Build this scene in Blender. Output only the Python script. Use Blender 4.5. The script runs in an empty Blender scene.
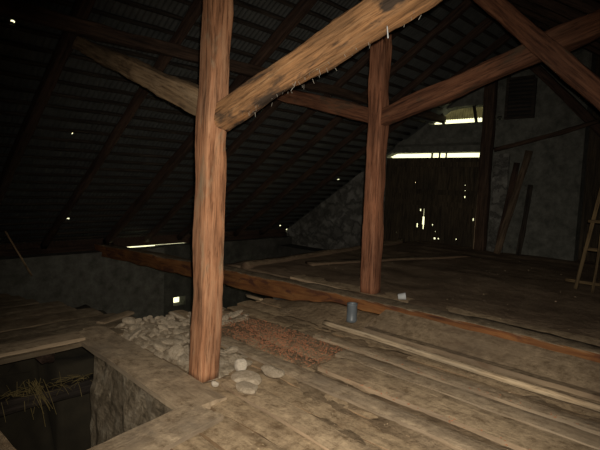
import bpy, math, random
from mathutils import Vector, Matrix, noise
R = math.radians
random.seed(7)
C = bpy.context.scene.collection
UP = Vector((0, 0, 1))

# ---------------------------------------------------------------- helpers
def tag(o, label=None, cat=None, group=None, kind=None):
    if label: o['label'] = label
    if cat: o['category'] = cat
    if group: o['group'] = group
    if kind: o['kind'] = kind
    return o

def mesh_obj(name, verts, faces, mat, parent=None, tint=None, smooth=False):
    me = bpy.data.meshes.new(name)
    me.from_pydata([tuple(v) for v in verts], [], faces)
    me.materials.append(mat)
    if tint is not None:
        a = me.attributes.new('tint', 'FLOAT', 'POINT')
        a.data.foreach_set('value', tint)
    if smooth:
        me.polygons.foreach_set('use_smooth', [True] * len(me.polygons))
    me.update()
    o = bpy.data.objects.new(name, me)
    C.objects.link(o)
    if parent: o.parent = parent
    return o

def empty(name, loc, label, cat, group=None):
    o = bpy.data.objects.new(name, None)
    o.location = loc
    o.empty_display_size = .1
    C.objects.link(o)
    return tag(o, label, cat, group)

def N(x, y, z): return noise.noise(Vector((x, y, z)))

# ---------------------------------------------------------------- materials
def new_mat(name):
    m = bpy.data.materials.new(name); m.use_nodes = True
    nt = m.node_tree; b = nt.nodes['Principled BSDF']
    return m, nt, b

def ramp(nt, src, stops):
    r = nt.nodes.new('ShaderNodeValToRGB')
    e = r.color_ramp.elements
    while len(e) < len(stops): e.new(.5)
    for k, (p, c) in enumerate(stops):
        e[k].position = p; e[k].color = (*c, 1)
    nt.links.new(src, r.inputs[0]); return r

def noise_tex(nt, vec, scale, detail=6, rough=.6, dist=0):
    n = nt.nodes.new('ShaderNodeTexNoise')
    n.inputs['Scale'].default_value = scale; n.inputs['Detail'].default_value = detail
    n.inputs['Roughness'].default_value = rough; n.inputs['Distortion'].default_value = dist
    nt.links.new(vec, n.inputs['Vector']); return n

def mapped(nt, sc):
    tc = nt.nodes.new('ShaderNodeTexCoord'); mp = nt.nodes.new('ShaderNodeMapping')
    mp.inputs['Scale'].default_value = sc
    oi = nt.nodes.new('ShaderNodeObjectInfo')
    ad = nt.nodes.new('ShaderNodeVectorMath'); ad.operation = 'ADD'
    ml = nt.nodes.new('ShaderNodeVectorMath'); ml.operation = 'SCALE'; ml.inputs['Scale'].default_value = 37.0
    cb = nt.nodes.new('ShaderNodeCombineXYZ')
    for i in range(3): nt.links.new(oi.outputs['Random'], cb.inputs[i])
    nt.links.new(cb.outputs[0], ml.inputs[0])
    nt.links.new(tc.outputs['Object'], ad.inputs[0]); nt.links.new(ml.outputs[0], ad.inputs[1])
    nt.links.new(ad.outputs[0], mp.inputs['Vector'])
    return tc, mp.outputs[0], ad.outputs[0]

def mix(nt, fac, a, b, mode='MIX'):
    m = nt.nodes.new('ShaderNodeMix'); m.data_type = 'RGBA'; m.blend_type = mode
    if isinstance(fac, (int, float)): m.inputs[0].default_value = fac
    else: nt.links.new(fac, m.inputs[0])
    for s, i in ((a, 6), (b, 7)):
        if isinstance(s, tuple): m.inputs[i].default_value = (*s, 1)
        else: nt.links.new(s, m.inputs[i])
    return m.outputs[2]

def bump(nt, b, src, strength=.5, dist=.02):
    bp = nt.nodes.new('ShaderNodeBump'); bp.inputs['Strength'].default_value = strength
    bp.inputs['Distance'].default_value = dist
    nt.links.new(src, bp.inputs['Height']); nt.links.new(bp.outputs[0], b.inputs['Normal'])

def wood(name, dark, mid, light, blot=None, blot_amt=.0, grain=1.0, rough=.85, tint=False, axis=0, dust=None, dusty=0.0):
    m, nt, b = new_mat(name)
    sc = [9.0, 9.0, 9.0]; sc[axis] = .7
    tc, v, raw = mapped(nt, tuple(sc))
    n1 = noise_tex(nt, v, 2.4 * grain, 8, .65, .4)
    c = ramp(nt, n1.outputs['Fac'], [(.3, dark), (.5, mid), (.72, light)]).outputs[0]
    n3 = noise_tex(nt, raw, 1.3, 3, .5)
    c = mix(nt, n3.outputs['Fac'], c, tuple(x * .62 for x in mid), 'MIX') if False else c
    sh = ramp(nt, n3.outputs['Fac'], [(.35, (.72, .72, .74)), (.65, (1.15, 1.1, 1.05))]).outputs[0]
    c = mix(nt, 1.0, c, sh, 'MULTIPLY')
    if blot:
        sb = [3.0, 3.0, 3.0]; sb[axis] = 1.1
        mp = nt.nodes.new('ShaderNodeMapping'); mp.inputs['Scale'].default_value = tuple(sb)
        nt.links.new(raw, mp.inputs['Vector'])
        n2 = noise_tex(nt, mp.outputs[0], 2.2, 5, .6, .5)
        f = ramp(nt, n2.outputs['Fac'], [(.5 + .12 * (1 - blot_amt), (0, 0, 0)), (.62 + .12 * (1 - blot_amt), (1, 1, 1))]).outputs[0]
        c = mix(nt, f, c, blot)
    if tint:
        at = nt.nodes.new('ShaderNodeAttribute'); at.attribute_name = 'tint'
        tr = ramp(nt, at.outputs['Fac'], [(0, (.6, .58, .55)), (1, (1.25, 1.2, 1.15))]).outputs[0]
        c = mix(nt, 1.0, c, tr, 'MULTIPLY')
    sf = [26.0, 26.0, 26.0]; sf[axis] = 1.6
    mf = nt.nodes.new('ShaderNodeMapping'); mf.inputs['Scale'].default_value = tuple(sf)
    nt.links.new(raw, mf.inputs['Vector'])
    nf = noise_tex(nt, mf.outputs[0], 2.0, 5, .7, .3)
    c = mix(nt, 1.0, c, ramp(nt, nf.outputs['Fac'], [(.36, (.45, .42, .40)), (.5, (1, 1, 1)), (.7, (1.2, 1.2, 1.2))]).outputs[0], 'MULTIPLY') if not dusty else c
    hh = mix(nt, .5, n1.outputs['Color'], nf.outputs['Color'])
    if dust:
        nd = noise_tex(nt, raw, 2.2, 8, .72, .3)
        nd2 = noise_tex(nt, raw, 11, 8, .78)
        dc = mix(nt, 1.0, dust, ramp(nt, nd2.outputs['Fac'], [(.36, (.45, .40, .34)), (.5, (.95, .93, .9)), (.66, (1.35, 1.33, 1.3))]).outputs[0], 'MULTIPLY')
        f = ramp(nt, nd.outputs['Fac'], [(max(0, .62 - .5 * dusty), (0, 0, 0)), (max(.12, .80 - .5 * dusty), (1, 1, 1))]).outputs[0]
        ge = nt.nodes.new('ShaderNodeNewGeometry'); sx = nt.nodes.new('ShaderNodeSeparateXYZ')
        nt.links.new(ge.outputs['True Normal'], sx.inputs[0])
        up_ = ramp(nt, sx.outputs['Z'], [(.45, (0, 0, 0)), (.8, (1, 1, 1))]).outputs[0]
        f = mix(nt, 1.0, f, up_, 'MULTIPLY')
        c = mix(nt, f, c, dc)
        hh = mix(nt, .6, hh, nd2.outputs['Color'])
    nt.links.new(c, b.inputs['Base Color']); b.inputs['Roughness'].default_value = rough
    b.inputs['Specular IOR Level'].default_value = .25
    bump(nt, b, hh, .9, .035 if dust else .018)
    return m

def rock(name, cols, scale=3.0, bscale=9, strength=.8, stones=False):
    m, nt, b = new_mat(name)
    tc, v, raw = mapped(nt, (1, 1, 1))
    n = noise_tex(nt, v, scale, 8, .7)
    c = ramp(nt, n.outputs['Fac'], [(.3, cols[0]), (.5, cols[1]), (.7, cols[2])]).outputs[0]
    n2 = noise_tex(nt, v, bscale, 6, .7)
    h = n2.outputs['Fac']
    if stones:
        vo = nt.nodes.new('ShaderNodeTexVoronoi'); vo.feature = 'DISTANCE_TO_EDGE'
        vo.inputs['Scale'].default_value = 4.2
        dn = noise_tex(nt, v, 3.5, 6, .7)
        mv = mix(nt, .42, v, dn.outputs['Color'])
        mp = nt.nodes.new('ShaderNodeMapping'); mp.inputs['Scale'].default_value = (.8, .8, 1.5)
        nt.links.new(mv, mp.inputs['Vector']); nt.links.new(mp.outputs[0], vo.inputs['Vector'])
        f = ramp(nt, vo.outputs['Distance'], [(.0, (0, 0, 0)), (.16, (1, 1, 1))]).outputs[0]
        c = mix(nt, f, tuple(x * .68 for x in cols[1]), c)
        vc = nt.nodes.new('ShaderNodeTexVoronoi'); vc.inputs['Scale'].default_value = 4.2
        nt.links.new(mp.outputs[0], vc.inputs['Vector'])
        g = ramp(nt, vc.outputs['Color'], [(0, (.7, .7, .7)), (1, (1.25, 1.25, 1.25))]).outputs[0]
        c = mix(nt, 1.0, c, g, 'MULTIPLY')
        h = mix(nt, .5, f, n2.outputs['Color'])
    nt.links.new(c, b.inputs['Base Color']); b.inputs['Roughness'].default_value = .95
    b.inputs['Specular IOR Level'].default_value = .15
    bump(nt, b, h, strength, .04)
    return m

DUST = (.39, .295, .19)
M_post = wood('hewn_orange_wood', (.14, .065, .033), (.355, .172, .09), (.46, .262, .152), (.29, .20, .125), .55)
M_post2 = wood('hewn_red_wood', (.11, .045, .023), (.27, .115, .062), (.36, .18, .105))
M_strut = wood('hewn_ochre_wood', (.14, .085, .045), (.36, .19, .085), (.44, .28, .15), (.06, .042, .03), .75)
M_strutg = wood('hewn_greyish_wood', (.13, .09, .055), (.27, .18, .10), (.36, .26, .16), (.11, .07, .04), .5)
M_strut2 = wood('hewn_brown_wood', (.045, .018, .010), (.13, .055, .029), (.19, .09, .05), (.07, .045, .028), .4)
M_brown = wood('dim_brown_wood', (.022, .014, .01), (.055, .034, .023), (.09, .056, .038))
M_tie = wood('tie_orange_wood', (.06, .023, .012), (.215, .088, .031), (.30, .145, .052), (.09, .035, .02), .9, dust=(.24, .19, .13), dusty=.9)
M_dusty = wood('dust_covered_wood', (.08, .05, .03), (.15, .10, .065), (.2, .14, .09), dust=(.17, .125, .08), dusty=.8)
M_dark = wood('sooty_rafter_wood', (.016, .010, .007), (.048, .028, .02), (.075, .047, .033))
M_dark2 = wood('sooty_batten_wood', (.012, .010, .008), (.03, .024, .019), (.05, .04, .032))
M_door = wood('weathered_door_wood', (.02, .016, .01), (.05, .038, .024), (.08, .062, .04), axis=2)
M_floor = wood('dusty_floor_wood', (.14, .095, .058), (.31, .215, .13), (.40, .30, .19), (.19, .13, .08), .8, tint=True, grain=.6, dust=DUST, dusty=.66)
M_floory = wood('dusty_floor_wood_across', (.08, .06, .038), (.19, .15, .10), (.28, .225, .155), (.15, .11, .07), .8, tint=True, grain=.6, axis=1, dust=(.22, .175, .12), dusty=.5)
M_plank = wood('grey_dusty_plank', (.17, .12, .075), (.34, .255, .17), (.45, .35, .245), (.2, .135, .085), .6, grain=.6, dust=(.42, .32, .21), dusty=.6)
M_plankg = wood('pale_grey_plank', (.18, .14, .095), (.35, .275, .19), (.44, .36, .26), (.24, .17, .11), .4, grain=.6, dust=(.41, .32, .22), dusty=.5)
M_planks = wood('soiled_dusty_plank', (.12, .085, .055), (.22, .165, .11), (.30, .235, .16), (.14, .095, .06), .6, grain=.6, dust=(.25, .19, .125), dusty=.45)
M_pole = wood('bare_round_pole', (.25, .18, .11), (.42, .33, .22), (.5, .42, .3))
M_rack = wood('pale_lath_wood', (.06, .042, .022), (.13, .092, .046), (.18, .13, .07))
M_plankd = wood('dim_leaning_plank', (.04, .028, .018), (.10, .07, .045), (.15, .11, .075))
M_earth = rock('trodden_earth', [(.10, .068, .044), (.18, .128, .084), (.27, .20, .135)], 2.2, 14, .7)
M_earthf = rock('earth_packing', [(.13, .09, .055), (.22, .16, .10), (.31, .235, .155)], 3.2, 16, .9)
M_stone = rock('rubble_masonry', [(.085, .08, .07), (.155, .15, .135), (.24, .235, .22)], 3, 9, 1.0, True)
M_stonew = rock('pit_masonry', [(.07, .055, .035), (.24, .19, .13), (.42, .36, .27)], 7, 14, 1.4)
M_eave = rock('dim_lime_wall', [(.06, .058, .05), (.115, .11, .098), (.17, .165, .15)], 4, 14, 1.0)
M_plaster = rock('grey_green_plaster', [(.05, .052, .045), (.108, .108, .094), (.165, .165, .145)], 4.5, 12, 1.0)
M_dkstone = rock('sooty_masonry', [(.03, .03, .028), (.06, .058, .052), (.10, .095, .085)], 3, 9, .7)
M_rub = rock('rubble_stone', [(.36, .275, .19), (.55, .45, .33), (.70, .60, .47)], 4, 20, .8)
M_rubd = rock('mortar_rubble', [(.20, .15, .10), (.42, .335, .235), (.62, .52, .40)], 10, 30, 1.2)
M_white = rock('lime_lump', [(.42, .36, .28), (.55, .48, .39), (.68, .61, .52)], 6, 20, .5)

def plain(name, col, rough=.6, metal=0, trans=0):
    m, nt, b = new_mat(name)
    tc, v, raw = mapped(nt, (1, 1, 1))
    n = noise_tex(nt, v, 6, 4, .6)
    c = ramp(nt, n.outputs['Fac'], [(.3, tuple(x * .75 for x in col)), (.7, tuple(min(1, x * 1.2) for x in col))]).outputs[0]
    nt.links.new(c, b.inputs['Base Color'])
    b.inputs['Roughness'].default_value = rough; b.inputs['Metallic'].default_value = metal
    if trans:
        t = nt.nodes.new('ShaderNodeBsdfTranslucent'); nt.links.new(c, t.inputs['Color'])
        mx = nt.nodes.new('ShaderNodeMixShader'); mx.inputs[0].default_value = trans
        nt.links.new(b.outputs[0], mx.inputs[1]); nt.links.new(t.outputs[0], mx.inputs[2])
        nt.links.new(mx.outputs[0], nt.nodes['Material Output'].inputs['Surface'])
    return m
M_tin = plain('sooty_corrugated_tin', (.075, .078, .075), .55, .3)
M_sheet = plain('dim_translucent_sheet', (.30, .28, .22), .6, 0, .8)
M_pipe = plain('grey_plastic', (.13, .15, .17), .45)
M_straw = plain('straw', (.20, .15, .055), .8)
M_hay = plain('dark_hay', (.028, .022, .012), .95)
M_cup = plain('clear_grey_plastic', (.45, .47, .48), .25)
M_chip = plain('reddish_chaff', (.36, .15, .075), .9)
M_chip2 = plain('pale_chaff', (.36, .27, .17), .9)
M_web = plain('grey_cobweb', (.3, .28, .24), .9)

# ---------------------------------------------------------------- shapes
def section(w, h, round_):
    if round_ >= .9:
        return [(w / 2 * math.cos(2 * math.pi * k / 16), h / 2 * math.sin(2 * math.pi * k / 16)) for k in range(16)]
    c = round_ * min(w, h) * .5; P = []
    for sx, sy, a0 in ((1, 1, 0), (-1, 1, 90), (-1, -1, 180), (1, -1, 270)):
        for a in (a0, a0 + 45, a0 + 90):
            P.append((sx * (w / 2 - c) + c * math.cos(R(a)), sy * (h / 2 - c) + c * math.sin(R(a))))
    for q in (-.22, .22): P += [(q * w / 2, h / 2), (q * w / 2, -h / 2), (w / 2, q * h / 2), (-w / 2, q * h / 2)]
    # order by angle so the outline never crosses itself
    return sorted(P, key=lambda p: math.atan2(p[1] / h, p[0] / w))

def beam_mesh(name, L, w, h, mat, seed=0, amp=.006, taper=1.0, bow=0.0, round_=.25, step=.10):
    """hewn beam, local X from 0 to L, section w (Y) x h (Z)"""
    P = section(w, h, round_); K = len(P); verts = []; faces = []
    n = max(3, int(L / step)); n = min(n, 140)
    for i in range(n + 1):
        s = i / n; x = s * L; k = 1 + (taper - 1) * s
        oy = N(x * .8, seed * 3.1, 5) * amp * 1.6; oz = N(x * .8, seed * 3.1, 9) * amp * 1.6 + bow * 4 * s * (1 - s)
        for j, (y, z) in enumerate(P):
            a = math.atan2(z, y)
            d = k + (N(x * 2.2, math.cos(a) * 1.5 + seed, math.sin(a) * 1.5) * amp * 2.2 + N(x * 11, j * 1.7, seed) * amp * .8) / (min(w, h) / 2)
            verts.append((x, y * d + oy, z * d + oz))
    for i in range(n):
        for j in range(K):
            a = i * K + j; b = i * K + (j + 1) % K
            faces.append((a, b, b + K, a + K))
    faces.append(tuple(reversed(range(K)))); faces.append(tuple(range(n * K, (n + 1) * K)))
    return verts, faces

def beam(name, p0, p1, w, h, mat, seed=0, parent=None, up=UP, roll=0, **kw):
    p0 = Vector(p0); p1 = Vector(p1); d = p1 - p0; L = d.length; x = d.normalized()
    if abs(x.dot(up)) > .98: up = Vector((0, 1, 0))
    y = up.cross(x).normalized(); z = x.cross(y)
    if roll:
        q = Matrix.Rotation(roll, 3, x); y = q @ y; z = q @ z
    v, f = beam_mesh(name, L, w, h, mat, seed, **kw)
    o = mesh_obj(name, v, f, mat, None, smooth=True)
    m = Matrix((x, y, z)).transposed().to_4x4(); m.translation = p0
    o.matrix_world = m
    if parent:
        o.parent = parent
        o.matrix_parent_inverse = Matrix.Translation(-parent.location) if not parent.parent else Matrix.Identity(4)
    return o

def wall(name, org, sdir, S, T0, T1, holes, thick, mat, top=None, amp=.03, step=.22, kind='structure'):
    """vertical wall plane: org + s*sdir + t*Z ; thickness away along 'back'"""
    sdir = Vector(sdir).normalized(); back = UP.cross(sdir) if False else sdir.cross(UP) * -1
    org = Vector(org)
    def cuts(a, b, extra):
        c = {round(a, 4), round(b, 4)}
        k = max(1, int((b - a) / step))
        for i in range(k + 1): c.add(round(a + (b - a) * i / k, 4))
        ex = {round(e, 4) for e in extra if a < e < b}
        c = sorted(x for x in c if all(abs(x - e) > step * .3 for e in ex) or x in (round(a, 4), round(b, 4)))
        return sorted(set(c) | ex)
    ss = cuts(S[0], S[1], [h[0] for h in holes] + [h[1] for h in holes] + ([top[1]] if top and len(top) > 1 else []))
    ts = cuts(T0, T1, [h[2] for h in holes] + [h[3] for h in holes])
    tf = top[0] if top else (lambda s: 1e9)
    verts = []; faces = []
    ns, ntt = len(ss), len(ts)
    onh = lambda s, t: any(h[0] - .002 <= s <= h[1] + .002 and h[2] - .002 <= t <= h[3] + .002 for h in holes)
    for layer in (0, 1):
        for s in ss:
            for t in ts:
                tt = min(t, tf(s))
                d = 0 if (layer or onh(s, t)) else (N(s * 2.3, tt * 3.1, 3) * .7 + N(s * 7, tt * 8, 1) * .5) * amp
                verts.append(org + sdir * s + UP * tt + back * (thick if layer else d))
    idx = lambda l, i, j: l * ns * ntt + i * ntt + j
    def solid(i, j):
        if i < 0 or j < 0 or i >= ns - 1 or j >= ntt - 1: return False
        sm = (ss[i] + ss[i + 1]) / 2; tm = (ts[j] + ts[j + 1]) / 2
        if ts[j] >= max(tf(ss[i]), tf(ss[i + 1])): return False
        return not any(h[0] < sm < h[1] and h[2] < tm < h[3] for h in holes)
    for i in range(ns - 1):
        for j in range(ntt - 1):
            if not solid(i, j): continue
            a, b, c, d = idx(0, i, j), idx(0, i + 1, j), idx(0, i + 1, j + 1), idx(0, i, j + 1)
            A, B, Cc, D = idx(1, i, j), idx(1, i + 1, j), idx(1, i + 1, j + 1), idx(1, i, j + 1)
            faces += [(a, b, c, d), (D, Cc, B, A)]
            if not solid(i - 1, j): faces.append((a, d, D, A))
            if not solid(i + 1, j): faces.append((b, B, Cc, c))
            if not solid(i, j - 1): faces.append((a, A, B, b))
            if not solid(i, j + 1): faces.append((d, c, Cc, D))
    o = mesh_obj(name, verts, faces, mat)
    bpy_clean(o)
    o['kind'] = kind
    return o

def bpy_clean(o):
    import bmesh
    bm = bmesh.new(); bm.from_mesh(o.data)
    bmesh.ops.remove_doubles(bm, verts=bm.verts, dist=.0005)
    bmesh.ops.dissolve_degenerate(bm, dist=.0005, edges=bm.edges)
    bmesh.ops.recalc_face_normals(bm, faces=bm.faces)
    bm.to_mesh(o.data); bm.free()

def boxf(verts, faces, a, b):
    k = len(verts)
    for z in (a[2], b[2]):
        verts += [(a[0], a[1], z), (b[0], a[1], z), (b[0], b[1], z), (a[0], b[1], z)]
    faces += [(k, k + 3, k + 2, k + 1), (k + 4, k + 5, k + 6, k + 7)] + [(k + i, k + (i + 1) % 4, k + 4 + (i + 1) % 4, k + 4 + i) for i in range(4)]

def box(name, a, b, mat, parent=None):
    v = []; f = []; boxf(v, f, a, b)
    return mesh_obj(name, v, f, mat, parent)

# ---------------------------------------------------------------- dimensions
# X runs across the building, Y along it towards the far gable, Z up; 0 = near floor
VG = 10.5            # far gable wall
EAVE = -10.65        # left eave wall
RIDGE = -3.4
def roof_l(u): return .65 * u + 6.97
def roof_r(u): return 4.76 - .65 * (u - RIDGE)
def roof(u): return roof_l(u) if u < RIDGE else roof_r(u)
FR = .30             # level of the far floor

# ---------------------------------------------------------------- roof skin (corrugated) and battens
def corrugated(name, side):
    u0, u1 = ((EAVE - .08, RIDGE) if side < 0 else (RIDGE, 3.95))
    holes = [(-6.01, 1.63, .010), (-7.57, 2.84, .016), (-9.85, 3.6, .02), (-8.31, 9.97, .045), (-6.51, 9.71, .025),
             (-10.55, 9.55, .03), (-10.5, 10.0, .02), (-5.4, 3.5, .012)] if side < 0 else []
    us = [u0 + (u1 - u0) * i / 10 for i in range(11)]
    for h in holes: us += [h[0] - h[2], h[0] + h[2]]
    us = sorted(us)
    step = .019; v0, v1 = -3.1, VG + .42; n = int((v1 - v0) / step)
    verts = []; faces = []
    for u in us:
        z = roof(u) + .15
        for j in range(n + 1):
            v = v0 + j * step
            w = .012 * math.sin(j * math.pi / 2 + .4)
            verts.append((u - w * .55 * (1 if side < 0 else -1), v, z + w * .85))
    for i in range(len(us) - 1):
        um = (us[i] + us[i + 1]) / 2
        for j in range(n):
            v = v0 + (j + .5) * step
            if any(abs(um - h[0]) < h[2] and abs(v - h[1]) < max(h[2], .011) for h in holes): continue
            a = i * (n + 1) + j
            faces.append((a, a + 1, a + n + 2, a + n + 1) if side > 0 else (a + n + 1, a + n + 2, a + 1, a))
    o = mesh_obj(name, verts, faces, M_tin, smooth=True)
    o['kind'] = 'structure'
    return o
ceiling_l = corrugated('ceiling', -1)
ceiling_r = corrugated('ceiling', 1)

# rafters: left slope
raf_v = [-1.2, -.1, 1.05, 2.17, 3.4, 4.72, 5.7, 6.6, 7.5, 8.4, 9.35]
ORD = ['first', 'second', 'third', 'fourth', 'fifth', 'sixth', 'seventh', 'eighth', 'ninth', 'tenth', 'eleventh']
for i, v in enumerate(reversed(raf_v)):
    big = abs(v - 2.17) < .1 or abs(v - 4.72) < .1
    w = .13 if big else .10; h = .15 if big else .12
    j = (0 if big else .05)
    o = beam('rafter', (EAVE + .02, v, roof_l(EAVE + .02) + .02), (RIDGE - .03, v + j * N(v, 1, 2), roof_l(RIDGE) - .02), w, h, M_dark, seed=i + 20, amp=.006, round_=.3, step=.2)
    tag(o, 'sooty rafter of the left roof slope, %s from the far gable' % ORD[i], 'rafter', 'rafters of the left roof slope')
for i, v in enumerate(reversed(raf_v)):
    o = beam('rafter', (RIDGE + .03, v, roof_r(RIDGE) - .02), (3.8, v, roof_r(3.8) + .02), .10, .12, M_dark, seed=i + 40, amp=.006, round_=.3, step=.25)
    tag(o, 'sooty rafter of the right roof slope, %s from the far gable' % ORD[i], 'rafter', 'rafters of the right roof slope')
# battens carrying the tin
bt_v, bt_f = beam_mesh('roof_batten', 13.4, .05, .035, M_dark2, 3, amp=.004, round_=.2, step=.4)
proto = None
k = 0
for side in (-1, 1):
    cnt = 35 if side < 0 else 34
    for i in range(cnt):
        u = (EAVE + .12 + i * .205) if side < 0 else (RIDGE + .15 + i * .205)
        if proto is None:
            o = mesh_obj('roof_batten', bt_v, bt_f, M_dark2, smooth=True); proto = o
        else:
            o = proto.copy(); C.objects.link(o)
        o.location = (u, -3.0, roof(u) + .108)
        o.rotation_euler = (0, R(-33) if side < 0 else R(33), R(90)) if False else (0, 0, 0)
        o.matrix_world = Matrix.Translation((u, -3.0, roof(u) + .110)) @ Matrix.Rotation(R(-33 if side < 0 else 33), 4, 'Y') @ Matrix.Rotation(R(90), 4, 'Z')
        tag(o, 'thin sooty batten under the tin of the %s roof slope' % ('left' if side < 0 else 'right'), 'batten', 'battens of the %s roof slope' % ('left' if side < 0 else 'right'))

# purlin under the left rafters, carried by the raking struts
o = beam('purlin', (-5.58, -2.9, 3.21), (-5.58, 10.45, 3.21), .13, .15, M_brown, 71, amp=.008, step=.2)
tag(o, 'long dark purlin running lengthwise beneath the left rafters', 'purlin')
o = beam('purlin', (-.85, -2.9, 2.97), (-.85, 10.45, 2.97), .13, .15, M_brown, 72, amp=.008, step=.2)
tag(o, 'long dark purlin running lengthwise beneath the right rafters', 'purlin')
o = beam('ridge_beam', (-3.4, -2.9, 4.60), (-3.4, 10.45, 4.60), .14, .16, M_dark, 73, amp=.006, step=.25)
tag(o, 'sooty ridge beam where both roof slopes meet', 'beam')

# ---------------------------------------------------------------- near frame (post, two raking struts)
o = beam('post', (-3.20, 2.24, -.02), (-3.10, 2.24, 4.55), .190, .190, M_post, 1, amp=.006, taper=.90, round_=.2, step=.06, up=Vector((0, 1, 0)))
tag(o, 'thick orange hewn post in the foreground beside the rubble heap', 'post')
o = beam('raking_strut', (-3.10, 2.25, 2.13), (-6.1, 2.25, 3.20), .13, .21, M_strutg, 2, amp=.008, taper=.72, round_=.3, step=.07)
tag(o, 'greyish hewn strut rising left from the foreground post', 'strut')
o = beam('raking_strut', (-3.12, 2.27, 2.07), (-.72, 2.22, 2.83), .14, .185, M_strut, 3, amp=.007, taper=1.04, round_=.3, step=.05)
tag(o, 'ochre strut with dark stains rising right from the foreground post', 'strut')
# far frame
o = beam('post', (-3.43, 4.86, .285), (-3.49, 4.86, 4.55), .19, .19, M_post2, 4, amp=.007, round_=.2, step=.08, up=Vector((0, 1, 0)))
tag(o, 'reddish brown post standing on the tie beam behind the grey pipe', 'post')
o = beam('raking_strut', (-3.45, 4.86, 2.43), (-5.92, 4.86, 3.07), .14, .19, M_strut2, 5, amp=.007, step=.1)
tag(o, 'dull brown strut rising left from the second post', 'strut')
o = beam('raking_strut', (-3.45, 4.86, 2.40), (-.75, 4.86, 3.22), .15, .20, M_strut2, 6, amp=.008, step=.08)
tag(o, 'dull brown strut rising right from the second post', 'strut')
o = beam('raking_strut', (-2.75, 4.66, 4.10), (.95, 4.66, .42), .15, .17, M_strut2, 7, amp=.008, step=.08)
tag(o, 'brown strut sloping down to the right across the upper right corner', 'strut')
o = beam('tie_beam', (-10.7, 4.60, -.07), (3.6, 4.60, .19), .26, .25, M_tie, 8, amp=.010, step=.1, bow=.095, round_=.15)
tag(o, 'long orange and dusty tie beam running right across the attic beneath the second post', 'beam')

# ---------------------------------------------------------------- far gable
def rake(u): return roof(u) + .12
# stone to the left of the door bay
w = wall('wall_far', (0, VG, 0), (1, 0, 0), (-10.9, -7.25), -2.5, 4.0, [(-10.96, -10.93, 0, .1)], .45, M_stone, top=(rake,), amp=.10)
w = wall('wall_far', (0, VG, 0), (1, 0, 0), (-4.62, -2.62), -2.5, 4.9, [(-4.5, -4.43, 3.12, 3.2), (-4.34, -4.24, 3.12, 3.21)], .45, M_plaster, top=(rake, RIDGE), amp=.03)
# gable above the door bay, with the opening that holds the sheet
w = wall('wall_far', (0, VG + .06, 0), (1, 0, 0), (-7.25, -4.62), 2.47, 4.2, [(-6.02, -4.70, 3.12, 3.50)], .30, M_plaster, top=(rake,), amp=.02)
# right of the plaster: dark boards set back, added to read as darkness
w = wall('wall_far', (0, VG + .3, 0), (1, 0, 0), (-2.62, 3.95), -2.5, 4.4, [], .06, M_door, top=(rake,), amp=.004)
# splayed timber lintel over the slit of light, splay invented to catch glow
def prism(name, sec, u0, u1, mat, parent=None):
    n = 14; verts = []; faces = []; k = len(sec)
    for i in range(n + 1):
        u = u0 + (u1 - u0) * i / n
        for (v, z) in sec: verts.append((u, v + .006 * N(u * 3, v, z), z + .008 * N(u * 4, z, v)))
    for i in range(n):
        for j in range(k):
            a = i * k + j; b = i * k + (j + 1) % k
            faces.append((a, b, b + k, a + k))
    faces += [tuple(reversed(range(k))), tuple(range(n * k, n * k + k))]
    o = mesh_obj(name, verts, faces, mat, parent); bpy_clean(o); return o
o = prism('trim_1', [(VG - .02, 2.78), (VG - .02, 2.66), (VG + .30, 2.455), (VG + .34, 2.60), (VG + .34, 2.78)], -7.25, -4.60, M_plaster)
o['kind'] = 'structure'
# the door leaf of dark boards
specks = [(-5.91, 2.2, .016, .02), (-6.37, 1.73, .014, .014), (-5.06, 1.7, .012, .012), (-5.05, 1.56, .016, .02), (-5.05, 1.43, .018, .022),
          (-6.18, 1.05, .022, .026), (-4.81, .92, .016, .028), (-4.75, .76, .014, .014), (-5.83, .71, .018, .018), (-5.74, .55, .012, .012),
          (-5.75, .38, .03, .022), (-5.65, .385, .02, .016), (-5.19, .42, .016, .016), (-6.25, .66, .022, .05),
          (-6.085, .98, .012, .10), (-6.085, .79, .034, .10), (-6.08, .64, .02, .06), (-6.83, .42, .012, .012)]
holes = [(x - a, x + a, z - b, z + b) for x, z, a, b in specks]
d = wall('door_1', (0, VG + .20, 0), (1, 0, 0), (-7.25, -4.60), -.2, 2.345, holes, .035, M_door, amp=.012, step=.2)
for z in (.55, 1.45, 2.12):
    dv = []; df = []
    boxf(dv, df, (-6.98, VG + .15, z), (-4.64, VG + .19, z + .12))
    b_ = mesh_obj('ledge_board', dv, df, M_door, d)
if True:   # gaps in the lower ledge would hide the flame-shaped leak, keep that board above it
    d.children[0].location = (0, 0, .62)
def thing_boxes(name, mat, boxes, label, cat, group=None):
    v = []; f = []
    for a, b in boxes: boxf(v, f, a, b)
    o = mesh_obj(name, v, f, mat); return tag(o, label, cat, group)
# little dark studs crossing the slit
for x, w_ in ((-5.98, .035), (-5.78, .03), (-5.60, .03)):
    o = beam('lath', (x, VG + .24, 2.24), (x + .01, VG + .24, 2.50), w_, w_, M_dark2, int(x * 10), amp=.003, step=.05)
    tag(o, 'short dark lath standing across the bright slit', 'lath', 'laths across the slit above the door')
# gable post
o = beam('post', (-4.44, VG - .14, FR - .05), (-4.46, VG - .14, 4.02), .22, .20, M_brown, 12, amp=.008, step=.12, up=Vector((0, 1, 0)))
tag(o, 'brown post at the right edge of the dark barn door', 'post')
o = beam('door_stud', (-4.62, VG - .03, FR - .05), (-4.60, VG - .03, 2.5), .05, .06, M_plank, 13, amp=.003, step=.12, up=Vector((0, 1, 0)))
tag(o, 'thin pale stud against the barn door beside the brown post', 'stud')
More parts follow.
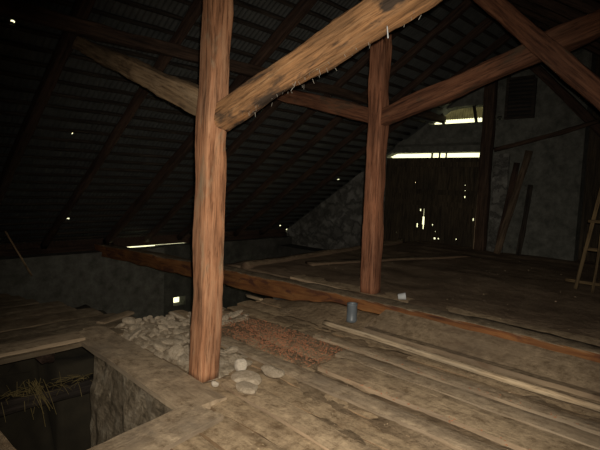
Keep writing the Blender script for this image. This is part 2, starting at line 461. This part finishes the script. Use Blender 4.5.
# corrugated sheet in the upper opening, open along its foot
verts = []; faces = []
n = 100
for i in range(n + 1):
    u = -6.1 + 1.5 * i / n
    y = VG + .40 + .014 * math.sin(i * 1.57)
    verts += [(u, y, 3.26 + .012 * math.sin(i * 1.57)), (u, y + .05, 3.56)]
for i in range(n): faces.append((2 * i, 2 * i + 2, 2 * i + 3, 2 * i + 1))
o = mesh_obj('corrugated_sheet', verts, faces, M_sheet, smooth=True)
sol = o.modifiers.new('solid', 'SOLIDIFY'); sol.thickness = .003
tag(o, 'dim corrugated sheet in the upper gable opening over the door', 'sheet')
for x, dx in ((-5.80, .12), (-4.98, .10)):
    o = beam('gable_stud', (x, VG + .20, 3.54), (x + dx, VG + .20, 3.08), .07, .05, M_dark2, int(x * 7), amp=.003, step=.08)
    tag(o, 'dark slanting stud crossing the %s part of the upper gable opening' % ('left' if x < -5.5 else 'right'), 'stud')
# louvred shutter
r_ = empty('louvred_shutter', (-3.87, VG - .06, 3.12), 'dark louvred shutter high on the far gable right of the brown post', 'shutter')
def part(name, boxes, mat, parent, off):
    v = []; f = []
    for a, b in boxes: boxf(v, f, [a[i] - off[i] for i in range(3)], [b[i] - off[i] for i in range(3)])
    return mesh_obj(name, v, f, mat, parent)
off = r_.location
part('frame', [((-4.16, VG - .09, 3.12), (-4.10, VG - .03, 4.08)), ((-3.62, VG - .09, 3.12), (-3.56, VG - .03, 3.92)),
               ((-4.10, VG - .09, 3.12), (-3.62, VG - .03, 3.17)), ((-4.10, VG - .09, 3.93), (-3.62, VG - .03, 3.98))], M_dark2, r_, off)
sl = []
for i in range(9): sl.append(((-4.10, VG - .075, 3.20 + i * .082), (-3.62, VG - .035, 3.245 + i * .082)))
part('slats', sl, M_dark2, r_, off)
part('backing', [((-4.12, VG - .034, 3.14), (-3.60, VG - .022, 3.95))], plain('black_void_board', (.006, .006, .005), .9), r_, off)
# sagging rail and brace near the gable
o = beam('rail', (-4.25, VG - .24, 2.46), (-2.35, VG - .24, 2.96), .06, .08, M_brown, 14, amp=.006, step=.1, bow=-.02)
tag(o, 'thin dark rail rising to the right across the plastered far wall', 'rail')
o = beam('gable_brace', (-3.62, VG - .16, 4.15), (-1.2, VG - .16, 1.62), .12, .16, M_dark, 15, amp=.006, step=.15)
tag(o, 'dark sloping brace in front of the far gable below the right roof', 'brace')
# leaning boards
for i, (a, b, w_, m_, lab) in enumerate([
        ((-3.93, VG - .52, FR), (-3.56, VG - .16, 2.44), .13, M_plankd, 'long brown board leaning on the plastered wall, right of two'),
        ((-3.98, VG - .36, FR), (-3.80, VG - .12, 2.20), .12, M_dark, 'dark board leaning behind the long brown board')]):
    o = beam('leaning_board', a, b, .04, w_, m_, 30 + i, amp=.003, step=.15, up=Vector((1, 0, 0)))
    tag(o, lab, 'board', 'boards leaning on the far wall')
o = beam('leaning_board', (-3.55, VG - .34, FR), (-3.50, VG - .10, 1.75), .035, .10, M_dark2, 33, amp=.003, step=.15, up=Vector((1, 0, 0)))
tag(o, 'short dark board leaning on the plastered wall right of the long one', 'board', 'boards leaning on the far wall')
# rough stone pier left of the boards
wall('wall_far', (0, VG - .05, 0), (1, 0, 0), (-4.32, -4.0), -.1, 2.40, [], .1, M_stone, amp=.08, step=.12)
# ledge of the gable foundation towards the eave
box('trim_2', (-11.0, VG - .55, -.52), (-6.2, VG + .1, -.30), M_dkstone)['kind'] = 'structure'

# ---------------------------------------------------------------- eave walls, back wall, ground
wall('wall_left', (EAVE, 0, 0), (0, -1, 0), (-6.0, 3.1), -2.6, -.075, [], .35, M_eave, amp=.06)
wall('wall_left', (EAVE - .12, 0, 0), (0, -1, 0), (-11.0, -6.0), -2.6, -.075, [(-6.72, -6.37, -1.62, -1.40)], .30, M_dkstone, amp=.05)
box('trim_3', (EAVE - .12, -3.0, -.058), (EAVE - .04, 10.45, .19), M_dark)['kind'] = 'structure'
for i, (a, b) in enumerate([(-3.0, 4.9), (6.9, 10.45)]):
    o = beam('wall_plate', (EAVE - .1, a, -.05), (EAVE - .1, b, -.05), .2, .20, M_dark, 50 + i, amp=.006, step=.3)
    tag(o, 'dark wall plate on the left eave wall, %s length' % ('near' if i == 0 else 'far'), 'beam')
wall('wall_right', (3.9, 0, 0), (0, 1, 0), (-3.1, 11.0), -2.6, .22, [], .35, M_stone, amp=.03, step=.5)
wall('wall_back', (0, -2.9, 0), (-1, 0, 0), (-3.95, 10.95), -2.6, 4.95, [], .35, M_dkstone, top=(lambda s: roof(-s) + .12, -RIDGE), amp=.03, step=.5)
g = box('floor', (-11.0, -3.2, -2.75), (4.2, 11.0, -2.6), M_dkstone); g['kind'] = 'structure'

# ---------------------------------------------------------------- floors
class Boards:
    def __init__(s): s.v = []; s.f = []; s.t = []
    def board(s, p0, p1, w, z, th, seed, step=.12, amp=.008, tilt=0, tintv=None):
        p0 = Vector(p0); p1 = Vector(p1); d = (p1 - p0); L = d.length; d.normalize(); q = Vector((-d.y, d.x))
        n = max(2, int(L / step)); m = 4; base = len(s.v); tv = random.random() if tintv is None else tintv
        row = m + 1 + 2
        for i in range(n + 1):
            x = L * i / n
            e0 = N(x * 1.1, seed, 2) * .022 + N(x * 5, seed, 4) * .010; e1 = N(x * 1.1, seed, 7) * .022 + N(x * 5, seed, 9) * .010
            if i in (0, n): e0 = e1 = 0
            for j in range(m + 1):
                yy = -w / 2 + e0 + (w + e1 - e0) * j / m
                c = p0 + d * (x + (.02 * N(j * 2.1, seed, 0) if i in (0, n) else 0)) + q * yy
                zz = z + tilt * yy + amp * (N(c.x * 2.6, c.y * 5, seed * .3) + .5 * N(c.x * 9, c.y * 9, seed)) - (.006 if j in (0, m) else 0)
                s.v.append((c.x, c.y, zz)); s.t.append(tv)
            for yy in (w / 2 + e1, -w / 2 + e0):
                c = p0 + d * x + q * yy
                s.v.append((c.x, c.y, z - th)); s.t.append(tv * .6)
        for i in range(n):
            for j in range(row):
                a = base + i * row + j; b = base + i * row + (j + 1) % row
                s.f.append((a, a + row, b + row, b))
        s.f.append(tuple(base + j for j in range(row))); s.f.append(tuple(base + n * row + j for j in reversed(range(row))))
    def make(s, name, mat):
        return mesh_obj(name, s.v, s.f, mat, tint=s.t)

# near floor boards running across (X)
B = Boards()
v = -2.8; i = 0
while v < 4.38:
    w_ = .20 + .12 * random.random()
    w_ = min(w_, 4.42 - v)
    mid = v + w_ / 2
    if mid < .90: left = -10.2 if mid < .62 else -3.9
    elif mid < 1.95: left = -2.62
    elif mid < 2.35: left = -3.05
    elif mid < 3.0: left = -3.75
    else: left = -4.75 - .3 * random.random()
    z = 0.0 - .012 + .012 * random.random()
    if mid > 3.7: z += .05 * (mid - 3.7)
    B.board((left, mid), (3.85, mid + .04 * (random.random() - .5)), w_ - .012, z, .05, i * 1.3 + 4, amp=.009, tilt=.05 * (random.random() - .5))
    v += w_; i += 1
fl = B.make('floor', M_floor); fl['kind'] = 'structure'
# boards left of the pit, running lengthwise (Y)
B = Boards()
x = -10.3; i = 0
while x < -4.62:
    w_ = min(.24 + .1 * random.random(), -4.55 - x)
    if w_ < .05: break
    mid = x + w_ / 2
    end = 1.62 + (mid + 7.3) * .42 if mid > -7.3 else 1.62
    end += .12 * (random.random() - .5)
    st = -.2 if mid < -7 else .35
    B.board((mid, .92 if mid > -4.7 else .66), (mid - .03, end), w_ - .014, .0 + .012 * random.random(), .05, i * 1.7 + 60, amp=.008, tilt=.06 * (random.random() - .5))
    x += w_; i += 1
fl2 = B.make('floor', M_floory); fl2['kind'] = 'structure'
# joists that carry these boards
for i, yv in enumerate((1.0, 1.55)):
    o = beam('joist', (-10.6, yv, -.13), (-4.75, yv, -.13), .12, .14, M_dark, 80 + i, amp=.005, step=.3)
    tag(o, 'dark joist under the left floorboards, %s one' % ('nearer' if i == 0 else 'farther'), 'joist')
o = beam('joist', (-2.58, .5, -.15), (-2.58, 1.78, -.15), .14, .16, M_dark, 83, amp=.005, step=.2)
tag(o, 'dark joist along the right side of the open pit', 'joist')
o = beam('joist', (-10.6, .74, -.15), (-2.5, .74, -.15), .14, .16, M_dark, 84, amp=.005, step=.3)
tag(o, 'dark joist along the near side of the open pit', 'joist')
# wide planks round the pit
def plank(p0, p1, w_, z, th, mat, label, seed, amp=.007, tilt=0, group=None, step=.08, bow=0):
    b_ = Boards(); L = (Vector(p1) - Vector(p0)).length
    b_.board((0, 0), (L, 0), w_, 0, th, seed, step=step, amp=amp, tilt=tilt, tintv=.5)
    o = mesh_obj('floor_plank', b_.v, b_.f, mat)
    d_ = Vector(p1) - Vector(p0)
    o.location = (p0[0], p0[1], z); o.rotation_euler = (0, 0, math.atan2(d_.y, d_.x))
    return tag(o, label, 'plank', group)
plank((-4.95, 1.99), (-2.72, 1.93), .36, .015, .05, M_plankg, 'wide grey plank along the far edge of the open pit', 1)
plank((-2.62, 1.86), (-2.40, .55), .32, .045, .04, M_plankg, 'wide grey plank along the right edge of the open pit', 2)
plank((-4.74, .70), (-4.72, 1.84), .26, .042, .04, M_plankg, 'grey plank bordering the left side of the open pit', 3)
plank((-5.00, 2.16), (-5.20, 2.60), .11, .035, .03, M_planks, 'narrow pale board end sticking out over the dark gap', 4)
# loose planks on the near floor
LP = 'loose planks on the near floor'
plank((-3.76, 2.84), (1.9, 2.78), .17, .036, .03, M_plankg, 'long grey plank starting beside the small white stones', 11, group=LP)
plank((-2.90, 2.30), (1.2, 2.06), .20, .035, .03, M_plank, 'flat dusty plank nearest the foot of the foreground post', 12, group=LP)
plank((-2.62, 3.17), (1.9, 3.16),   .34, .050, .04, M_plank, 'broad plank with a bright worn edge in the middle of the floor', 13, group=LP)
plank((-2.75, 3.47), (2.0, 3.50), .17, .034, .03, M_plankg, 'narrow grey plank directly behind the broad worn plank', 14, group=LP)
plank((-3.25, 3.70), (2.1, 3.70), .15, .034, .03, M_plankg, 'narrow grey plank just in front of the round pole', 15, group=LP)
plank((-2.90, 4.22), (2.1, 4.22),   .40, .172, .05, M_planks, 'broad plank between the round pole and the tie beam', 16, tilt=.44, group=LP)
o = beam('round_pole', (-3.34, 3.90, .095), (2.2, 3.83, .095), .055, .055, M_pole, 17, amp=.003, round_=1, step=.1)
tag(o, 'pale round pole lying along the near floor', 'pole')

plank((-4.7, 4.88), (3.7, 4.88), .34, .288, .045, M_plank, 'broad dusty plank behind the tie beam carrying the second post', 21)
# earth packing under the boards (fills the gaps), above joist level
def height(name, x0, x1, y0, y1, fn, mat, nx, ny, bottom, keep=None):
    verts = []; faces = []
    for i in range(nx + 1):
        for j in range(ny + 1):
            x = x0 + (x1 - x0) * i / nx; y = y0 + (y1 - y0) * j / ny
            x_, y_ = x, y
            verts.append((x_, y_, fn(x, y)))
    for i in range(nx):
        for j in range(ny):
            a = i * (ny + 1) + j
            faces.append((a, a + ny + 1, a + ny + 2, a + 1))
    k = len(verts); ring = [i * (ny + 1) for i in range(nx + 1)] + [nx * (ny + 1) + j for j in range(1, ny + 1)] + [i * (ny + 1) + ny for i in range(nx - 1, -1, -1)] + [j for j in range(ny - 1, 0, -1)]
    for r_i in ring: verts.append((verts[r_i][0], verts[r_i][1], bottom))
    n = len(ring)
    for q in range(n): faces.append((ring[q], k + q, k + (q + 1) % n, ring[(q + 1) % n]))
    faces.append(tuple(k + q for q in reversed(range(n))))
    return mesh_obj(name, verts, faces, mat, smooth=True)
o = height('floor', -4.7, 3.8, 3.0, 4.42, lambda x, y: -.012 + .022 * N(x * 3, y * 3, 1) + .012 * N(x * 9, y * 9, 3) + .19 * max(0, min(1, (y - 3.98) / .35)) * max(0, min(1, (x + 4.75) / 1.1)), M_earthf, 120, 34, -.2); o['kind'] = 'structure'
def loose_earth(x, y):
    z = -.006 + .040 * N(x * .9, y * 2.6, 11) + .022 * N(x * 4, y * 6, 12) + .010 * N(x * 14, y * 16, 13)
    e = min(1, (x + 4.4) / .4, (2.4 - x) / .4, (y - 2.16) / .2)
    if x < -2.9 and y < 2.95: e = min(e, max((x + 3.1) / .2, (y - 2.75) / .2))
    return z * max(e, 0) - .03 * (1 - max(e, 0))
o = height('loose_earth', -4.4, 2.4, 2.16, 3.98, loose_earth, M_earthf, 200, 90, -.09)
tag(o, 'loose earth spilled between the planks of the near floor', 'earth', kind='stuff')
# far floor: dusty earth covering the boards, level with the tie beam
def farfloor(x, y):
    z = FR - .02 + .03 * N(x * .9, y * .9, 4) + .012 * N(x * 4, y * 4, 2)
    t = max(0, 1 - (y - 4.7) / .35); z -= .03 * t
    if x < -5.9: z -= .03 * (-5.9 - x) / .35
    z += .03 * max(0, N(x * .35 + 3, y * 2.2, 8))
    return z
o = height('floor', -6.2, 3.85, 4.70, VG + .35, farfloor, M_earth, 130, 90, .05); o['kind'] = 'structure'
o = beam('edge_log', (-5.70, 4.70, .22), (-6.20, 9.9, .25), .22, .22, M_dusty, 18, amp=.014, round_=1, step=.12)
tag(o, 'rough dusty log edging the far floor above the dark gap', 'log')
o = beam('loose_board', (-5.2, 5.6, .32), (-4.05, 8.9, .33), .20, .03, M_dusty, 19, amp=.004, step=.15)
tag(o, 'dusty board lying lengthwise on the far floor', 'board')
# beam supporting far floor edge from below
wall('wall_inner', (0, 4.78, 0), (1, 0, 0), (-5.1, -2.5), -2.6, .04, [], .3, M_dkstone, amp=.05, step=.3)

# ---------------------------------------------------------------- masonry of the pit and the rubble heap
wall('wall_pit', (0, 1.82, 0), (1, 0, 0), (-4.41, -2.45), -2.6, -.045, [], .3, M_stonew, amp=.07, step=.09)
box('wall_pit', (-4.38, 2.14, -2.6), (-2.5, 3.05, -.26), M_stonew)['kind'] = 'structure'
box('wall_pit', (-5.05, 2.25, -2.6), (-4.38, 3.25, -.27), M_dkstone)['kind'] = 'structure'
box('wall_pit', (-5.0, 3.25, -2.6), (-3.4, 4.40, -.27), M_dkstone)['kind'] = 'structure'
def heap(x, y):
    e = min(1, (x + 5.12) / .35, (-2.95 - x) / .3) if x < -4 else min(1, (-2.85 - x) / .3)
    e = min(e, (y - 2.12) / .11, (4.0 - y) / .5); e = max(0, e)
    if y > 2.7 and x > -4.2: e = min(e, max(0, 1 - (x + 4.2) / .2) * .5 + .0)
    return -.20 + e * (.21 + .05 * N(x * 2.2, y * 2.2, 6) + .03 * N(x * 8, y * 8, 3))
o = height('mortar_rubble', -5.1, -2.95, 2.16, 4.05, heap, M_rubd, 70, 60, -.25)
tag(o, 'heap of crumbled mortar between the pit and the foreground post', 'rubble', kind='stuff')

import bmesh
def stone_mesh(name, seed, mat, flat=.6):
    bm = bmesh.new(); bmesh.ops.create_icosphere(bm, subdivisions=3, radius=1)
    rs = random.Random(seed); sx, sy, sz = .8 + .5 * rs.random(), .7 + .3 * rs.random(), flat * (.7 + .5 * rs.random())
    planes = []
    for _ in range(9):
        n_ = Vector((rs.gauss(0, 1), rs.gauss(0, 1), rs.gauss(0, 1))).normalized(); planes.append((n_, .62 + .25 * rs.random()))
    for v_ in bm.verts:
        p = v_.co.copy()
        for n_, dd in planes:
            e = p.dot(n_) - dd
            if e > 0: p -= n_ * e * .92
        p += p.normalized() * .05 * noise.noise(p * 3 + Vector((seed, 0, 0)))
        v_.co = Vector((p.x * sx, p.y * sy, p.z * sz))
    me = bpy.data.meshes.new(name); bm.to_mesh(me); bm.free(); me.materials.append(mat); return me
SM = [stone_mesh('rubble_stone', s_, M_rub) for s_ in range(9)]
rs = random.Random(5); placed = []
tries = 0
while len(placed) < 270 and tries < 20000:
    tries += 1
    x, y = rs.uniform(-5.05, -3.1), rs.uniform(2.2, 3.9); r0 = rs.choice([.02, .025, .03, .035, .045, .06, .075])
    if x > -3.35 and y < 2.5: continue
    if heap(x, y) < -.17: continue
    if x > -4.3 and y > 2.7: continue
    if any((x - a) ** 2 + (y - b) ** 2 < ((r0 + c) * .62) ** 2 for a, b, c in placed): continue
    placed.append((x, y, r0))
    o = bpy.data.objects.new('rubble_stone', SM[rs.randrange(9)]); C.objects.link(o)
    o.location = (x, y, heap(x, y) + r0 * rs.uniform(.15, .5)); o.scale = (r0 * rs.uniform(.8, 1.5), r0, r0 * rs.uniform(.5, 1.1))
    o.rotation_euler = (rs.uniform(-.6, .6), rs.uniform(-.6, .6), rs.uniform(0, 6.28))
    tag(o, 'broken stone in the rubble heap left of the foreground post', 'stone', 'broken stones of the rubble heap')
for (x, y, z, r0, fl_, m_, lab) in [
        (-3.04, 2.50, .065, .065, .95, M_white, 'upright pale lump of stone right of the foreground post'),
        (-2.78, 2.62, .055, .10, .5, M_rub, 'flat pale stone between the lump and the grey plank'),
        (-2.82, 2.38, .045, .12, .42, M_rub, 'larger flat pale stone at the right foot of the foreground post'),
        (-2.66, 2.25, .065, .09, .35, M_rub, 'low flat stone lying nearest the flat dusty plank'),
        (-2.93, 2.16, .03, .035, .8, M_white, 'tiny pale stone touching the foot of the foreground post')]:
    me = stone_mesh('loose_stone', int(abs(x) * 100), m_, fl_)
    o = bpy.data.objects.new('loose_stone', me); C.objects.link(o); o.location = (x, y, z); o.scale = (r0, r0, r0)
    tag(o, lab, 'stone')

# ---------------------------------------------------------------- chaff and grit scattered (uncountable)
def scatter(name, n, fn, size, mat, seed, label, cat):
    rs = random.Random(seed); verts = []; faces = []
    while n > 0:
        p = fn(rs)
        if p is None: continue
        n -= 1
        r0 = size * rs.uniform(.5, 1.5); a = rs.uniform(0, 6.28); k = len(verts)
        for q in range(4):
            aa = a + q * 1.57; e = r0 * (1 if q % 2 else .55)
            verts.append((p[0] + math.cos(aa) * e, p[1] + math.sin(aa) * e, p[2] + rs.uniform(-.2, .3) * r0))
        verts.append((p[0], p[1], p[2] + r0 * .5)); verts.append((p[0], p[1], p[2] - r0 * .3))
        for q in range(4): faces += [(k + q, k + (q + 1) % 4, k + 4), (k + (q + 1) % 4, k + q, k + 5)]
    o = mesh_obj(name, verts, faces, mat)
    return tag(o, label, cat, kind='stuff')
def patch(cx, cy, sx, sy, z):
    def f(rs):
        x, y = rs.gauss(cx, sx), rs.gauss(cy, sy)
        if not (-4.6 < x < 2 and 2.95 < y < 3.62): return None
        if x > -2.7 : return None
        return x, y, z + rs.uniform(-.004, .006)
    return f
scatter('reddish_chaff', 3000, patch(-3.45, 3.3, .55, .25, .014), .008, M_chip, 1, 'reddish chaff strewn behind the long grey plank', 'chaff')
scatter('reddish_crumbs', 260, lambda rs: (rs.uniform(-3.2, 1.4), rs.choice([2.98, 3.6, 3.98]) + rs.gauss(0, .02), .05), .009, M_chip, 2, 'reddish crumbs lying along the gaps between the loose planks', 'crumbs')
def grit(rs):
    x, y = rs.uniform(-2.3, 1.2), rs.uniform(1.0, 4.3)
    return x, y, .012
scatter('pale_grit', 500, grit, .008, M_chip2, 3, 'pale grit scattered over the near floorboards', 'grit')
scatter('pale_crumbs', 120, lambda rs: (rs.uniform(-5, 1.2), rs.uniform(4.9, 9.8), FR + .0), .011, M_chip2, 4, 'pale crumbs scattered over the dark far floor', 'crumbs')

# ---------------------------------------------------------------- small things
def lathe(name, prof, mat, parent=None, n=24):
    verts = []; faces = []
    for r_, z in prof:
        for j in range(n): verts.append((r_ * math.cos(2 * math.pi * j / n), r_ * math.sin(2 * math.pi * j / n), z))
    for i in range(len(prof) - 1):
        for j in range(n):
            a = i * n + j; b = i * n + (j + 1) % n; faces.append((a, b, b + n, a + n))
    return mesh_obj(name, verts, faces, mat, parent, smooth=True)
o = lathe('plastic_pipe', [(.048, 0), (.060, 0), (.060, .03), (.057, .035), (.057, .19), (.060, .195), (.060, .205), (.050, .205), (.048, .19), (.048, 0)], M_pipe)
o.location = (-3.19, 4.19, .09)
tag(o, 'short grey plastic pipe standing upright in front of the tie beam', 'pipe')
o = lathe('plastic_cup', [(.0, .004), (.03, 0), (.034, .002), (.042, .085), (.045, .088), (.040, .088), (.031, .006), (0, .006)], M_cup)
o.location = (-2.98, 4.78, .30); o.rotation_euler = (R(8), R(80), R(40)); o.location.z = .325
tag(o, 'small clear plastic cup lying on the tie beam right of the second post', 'cup')
# broken chip of wood under the left tie beam end
o = beam('wood_splinter', (-5.1, 4.28, .0), (-4.72, 4.22, .02), .05, .03, M_pole, 90, amp=.006, step=.04)
tag(o, 'pale splinter of wood below the end of the orange tie beam', 'splinter')
# rack at the right edge
rk = empty('lath_rack', (-1.4, 7.4, FR), 'pale lath rack with slanting legs standing at the far right', 'rack')
def rb(name, a, b, w_, h_): return beam(name, a, b, w_, h_, M_rack, int(abs(a[0] * 50)), parent=rk, amp=.002, step=.08)
rb('leg', (-1.78, 7.35, FR), (-1.60, 7.5, 1.76), .045, .035)
rb('leg', (-1.55, 7.75, FR), (-1.56, 7.52, 1.78), .045, .035)
rb('leg', (-.92, 7.35, FR), (-1.12, 7.5, 1.76), .045, .035)
rb('leg', (-1.02, 7.75, FR), (-1.10, 7.52, 1.78), .045, .035)
for z, a, b in ((.40, -1.92, -.88), (.86, -1.74, -.98), (1.24, -1.72, -1.04)): rb('rail', (a, 7.36 + z * .06, z), (b, 7.36 + z * .06, z), .03, .04)
o = beam('lath', (-1.55, 7.25, FR), (-1.50, 7.42, 1.95), .03, .02, M_rack, 95, amp=.002, step=.1)
tag(o, 'single pale lath leaning on the rack at the far right', 'lath')
o = height('added_hay_bank', -7.5, -5.1, 1.77, 3.0, lambda x, y: -.42 + .08 * N(x * 3, y * 3, 1), M_hay, 30, 20, -2.5)  # added bank hiding the flash-lit wall beyond, so the pit stays dark
tag(o, 'bank of dark hay added under the left floorboards to keep the pit dark', 'hay', kind='stuff')
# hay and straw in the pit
def hay(x, y): return -1.75 + 1.42 * max(0, min(1, (-4.85 - x) / .9 + .25 * N(x * 2, y * 2, 5))) + .25 * N(x * 1.3, y * 1.3, 2) + .1 * N(x * 6, y * 6, 3)  # left side raised to screen the lit wall and keep the pit dark
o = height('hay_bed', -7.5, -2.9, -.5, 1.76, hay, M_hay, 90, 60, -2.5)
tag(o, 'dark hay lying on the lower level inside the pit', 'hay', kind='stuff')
o = beam('sunken_beam', (-4.95, .3, -.58), (-4.95, 2.1, -.60), .16, .14, M_dark2, 96, amp=.008, step=.1)
tag(o, 'dark sunken beam crossing inside the pit with straw on it', 'beam')
def straws(name, n, fn, mat, seed, label, rad=.0022):
    rs = random.Random(seed); verts = []; faces = []
    for _ in range(n):
        p, d, L, sag = fn(rs); m = 5; q = Vector((d.y, -d.x, .3)).normalized() * rad; q2 = d.cross(q).normalized() * rad
        k = len(verts)
        for i in range(m + 1):
            s_ = i / m; c = p + d * L * s_ + Vector((0, 0, -sag * s_ * s_))
            verts += [c + q, c - q * .5 + q2, c - q * .5 - q2]
        for i in range(m):
            for j in range(3):
                a = k + i * 3 + j; b = k + i * 3 + (j + 1) % 3; faces.append((a, b, b + 3, a + 3))
    o = mesh_obj(name, verts, faces, mat)
    return tag(o, label, 'straw', kind='stuff')
def f1(rs):
    y = rs.uniform(.5, 2.0); p = Vector((-4.93 + rs.gauss(0, .05), y, -.50))
    return p, Vector((rs.gauss(0, .5), rs.gauss(0, .8), rs.uniform(-.3, .35))).normalized(), rs.uniform(.05, .2), rs.uniform(0, .10)
straws('straw', 150, f1, M_straw, 11, 'yellow straw caught on the sunken beam in the pit')
def f2(rs):
    p = Vector((-4.87 + rs.gauss(0, .03), 1.42 + rs.gauss(0, .06), -.38))
    return p, Vector((rs.gauss(.1, .2), rs.gauss(.2, .35), -1)).normalized(), rs.uniform(.15, .4), rs.uniform(0, .08)
straws('hanging_straw', 16, f2, M_straw, 12, 'tuft of yellow straw hanging down into the pit', .003)
def f3(rs):
    x, y = rs.uniform(-6.5, -3.0), rs.uniform(-.3, 1.6); p = Vector((x, y, hay(x, y) + .01))
    return p, Vector((rs.gauss(0, 1), rs.gauss(0, 1), rs.uniform(0, .4))).normalized(), rs.uniform(.08, .3), .02
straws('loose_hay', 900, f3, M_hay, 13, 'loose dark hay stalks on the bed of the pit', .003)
# fibres hanging under the stained strut
def f4(rs):
    s_ = rs.choice([rs.uniform(.02, .35), rs.uniform(0, .8)]); x = -2.85 + s_ * 2.1; z = 2.12 + (x + 2.95) * .318 - .085
    return Vector((x, 2.28 + rs.uniform(-.06, .04), z - .01)), Vector((rs.gauss(0, .3), rs.gauss(0, .3), -1)).normalized(), rs.uniform(.01, .035), 0
straws('cobweb', 44, f4, M_web, 14, 'dusty cobweb threads hanging under the stained strut', .0012)['category'] = 'cobweb'
o = beam('hanging_string', (-1.53, 2.19, 2.45), (-1.52, 2.19, 2.385), .006, .006, M_cup, 97, amp=.001, round_=1, step=.01)
tag(o, 'bit of pale string hanging from the stained strut', 'string')
o = beam('thin_stick', (-8.9, 2.27, .62), (-8.75, 2.62, -.14), .025, .025, M_strutg, 98, amp=.002, round_=1, step=.1)
tag(o, 'thin pale stick standing before the left eave wall', 'stick')

# ---------------------------------------------------------------- light
w = bpy.data.worlds.new('daylight'); bpy.context.scene.world = w; w.use_nodes = True
nt = w.node_tree; bg = nt.nodes['Background']
bg.inputs['Color'].default_value = (1.0, .97, .56, 1); bg.inputs['Strength'].default_value = 1.7
L = bpy.data.lights.new('camera_flash', 'SPOT'); L.energy = 760; L.color = (1.0, .905, .76)
L.spot_size = R(90); L.spot_blend = 1.0; L.shadow_soft_size = .012
lo = bpy.data.objects.new('camera_flash', L); C.objects.link(lo)

# ---------------------------------------------------------------- camera
yaw, pitch, roll = R(46), -R(5.0), R(2.3)
fh = Vector((-math.cos(yaw), math.sin(yaw), 0)); right = Vector((math.sin(yaw), math.cos(yaw), 0))
F = fh * math.cos(pitch) + UP * math.sin(pitch); U = right.cross(F)
r2 = right * math.cos(roll) + U * math.sin(roll); u2 = U * math.cos(roll) - right * math.sin(roll)
def look(r, u, f, loc):
    m = Matrix((r, u, -f)).transposed().to_4x4(); m.translation = loc; return m
cam = bpy.data.cameras.new('camera'); cam.sensor_width = 36; cam.lens = 480 / 600 * 36; cam.clip_start = .02
co = bpy.data.objects.new('camera', cam); C.objects.link(co)
co.matrix_world = look(r2, u2, F, Vector((0, 0, 1.6)))
bpy.context.scene.camera = co
fd = (F + r2 * (30 / 480) - u2 * (70 / 480)).normalized()
fr = fd.cross(u2).normalized(); fu = fr.cross(fd)
lo.matrix_world = look(fr, fu, fd, Vector((0, 0, 1.6)) + u2 * .05 + r2 * .03)
vs = bpy.context.scene.view_settings
vs.view_transform = 'Standard'; vs.look = 'None'; vs.exposure = 0; vs.gamma = 1; vs.use_curve_mapping = False
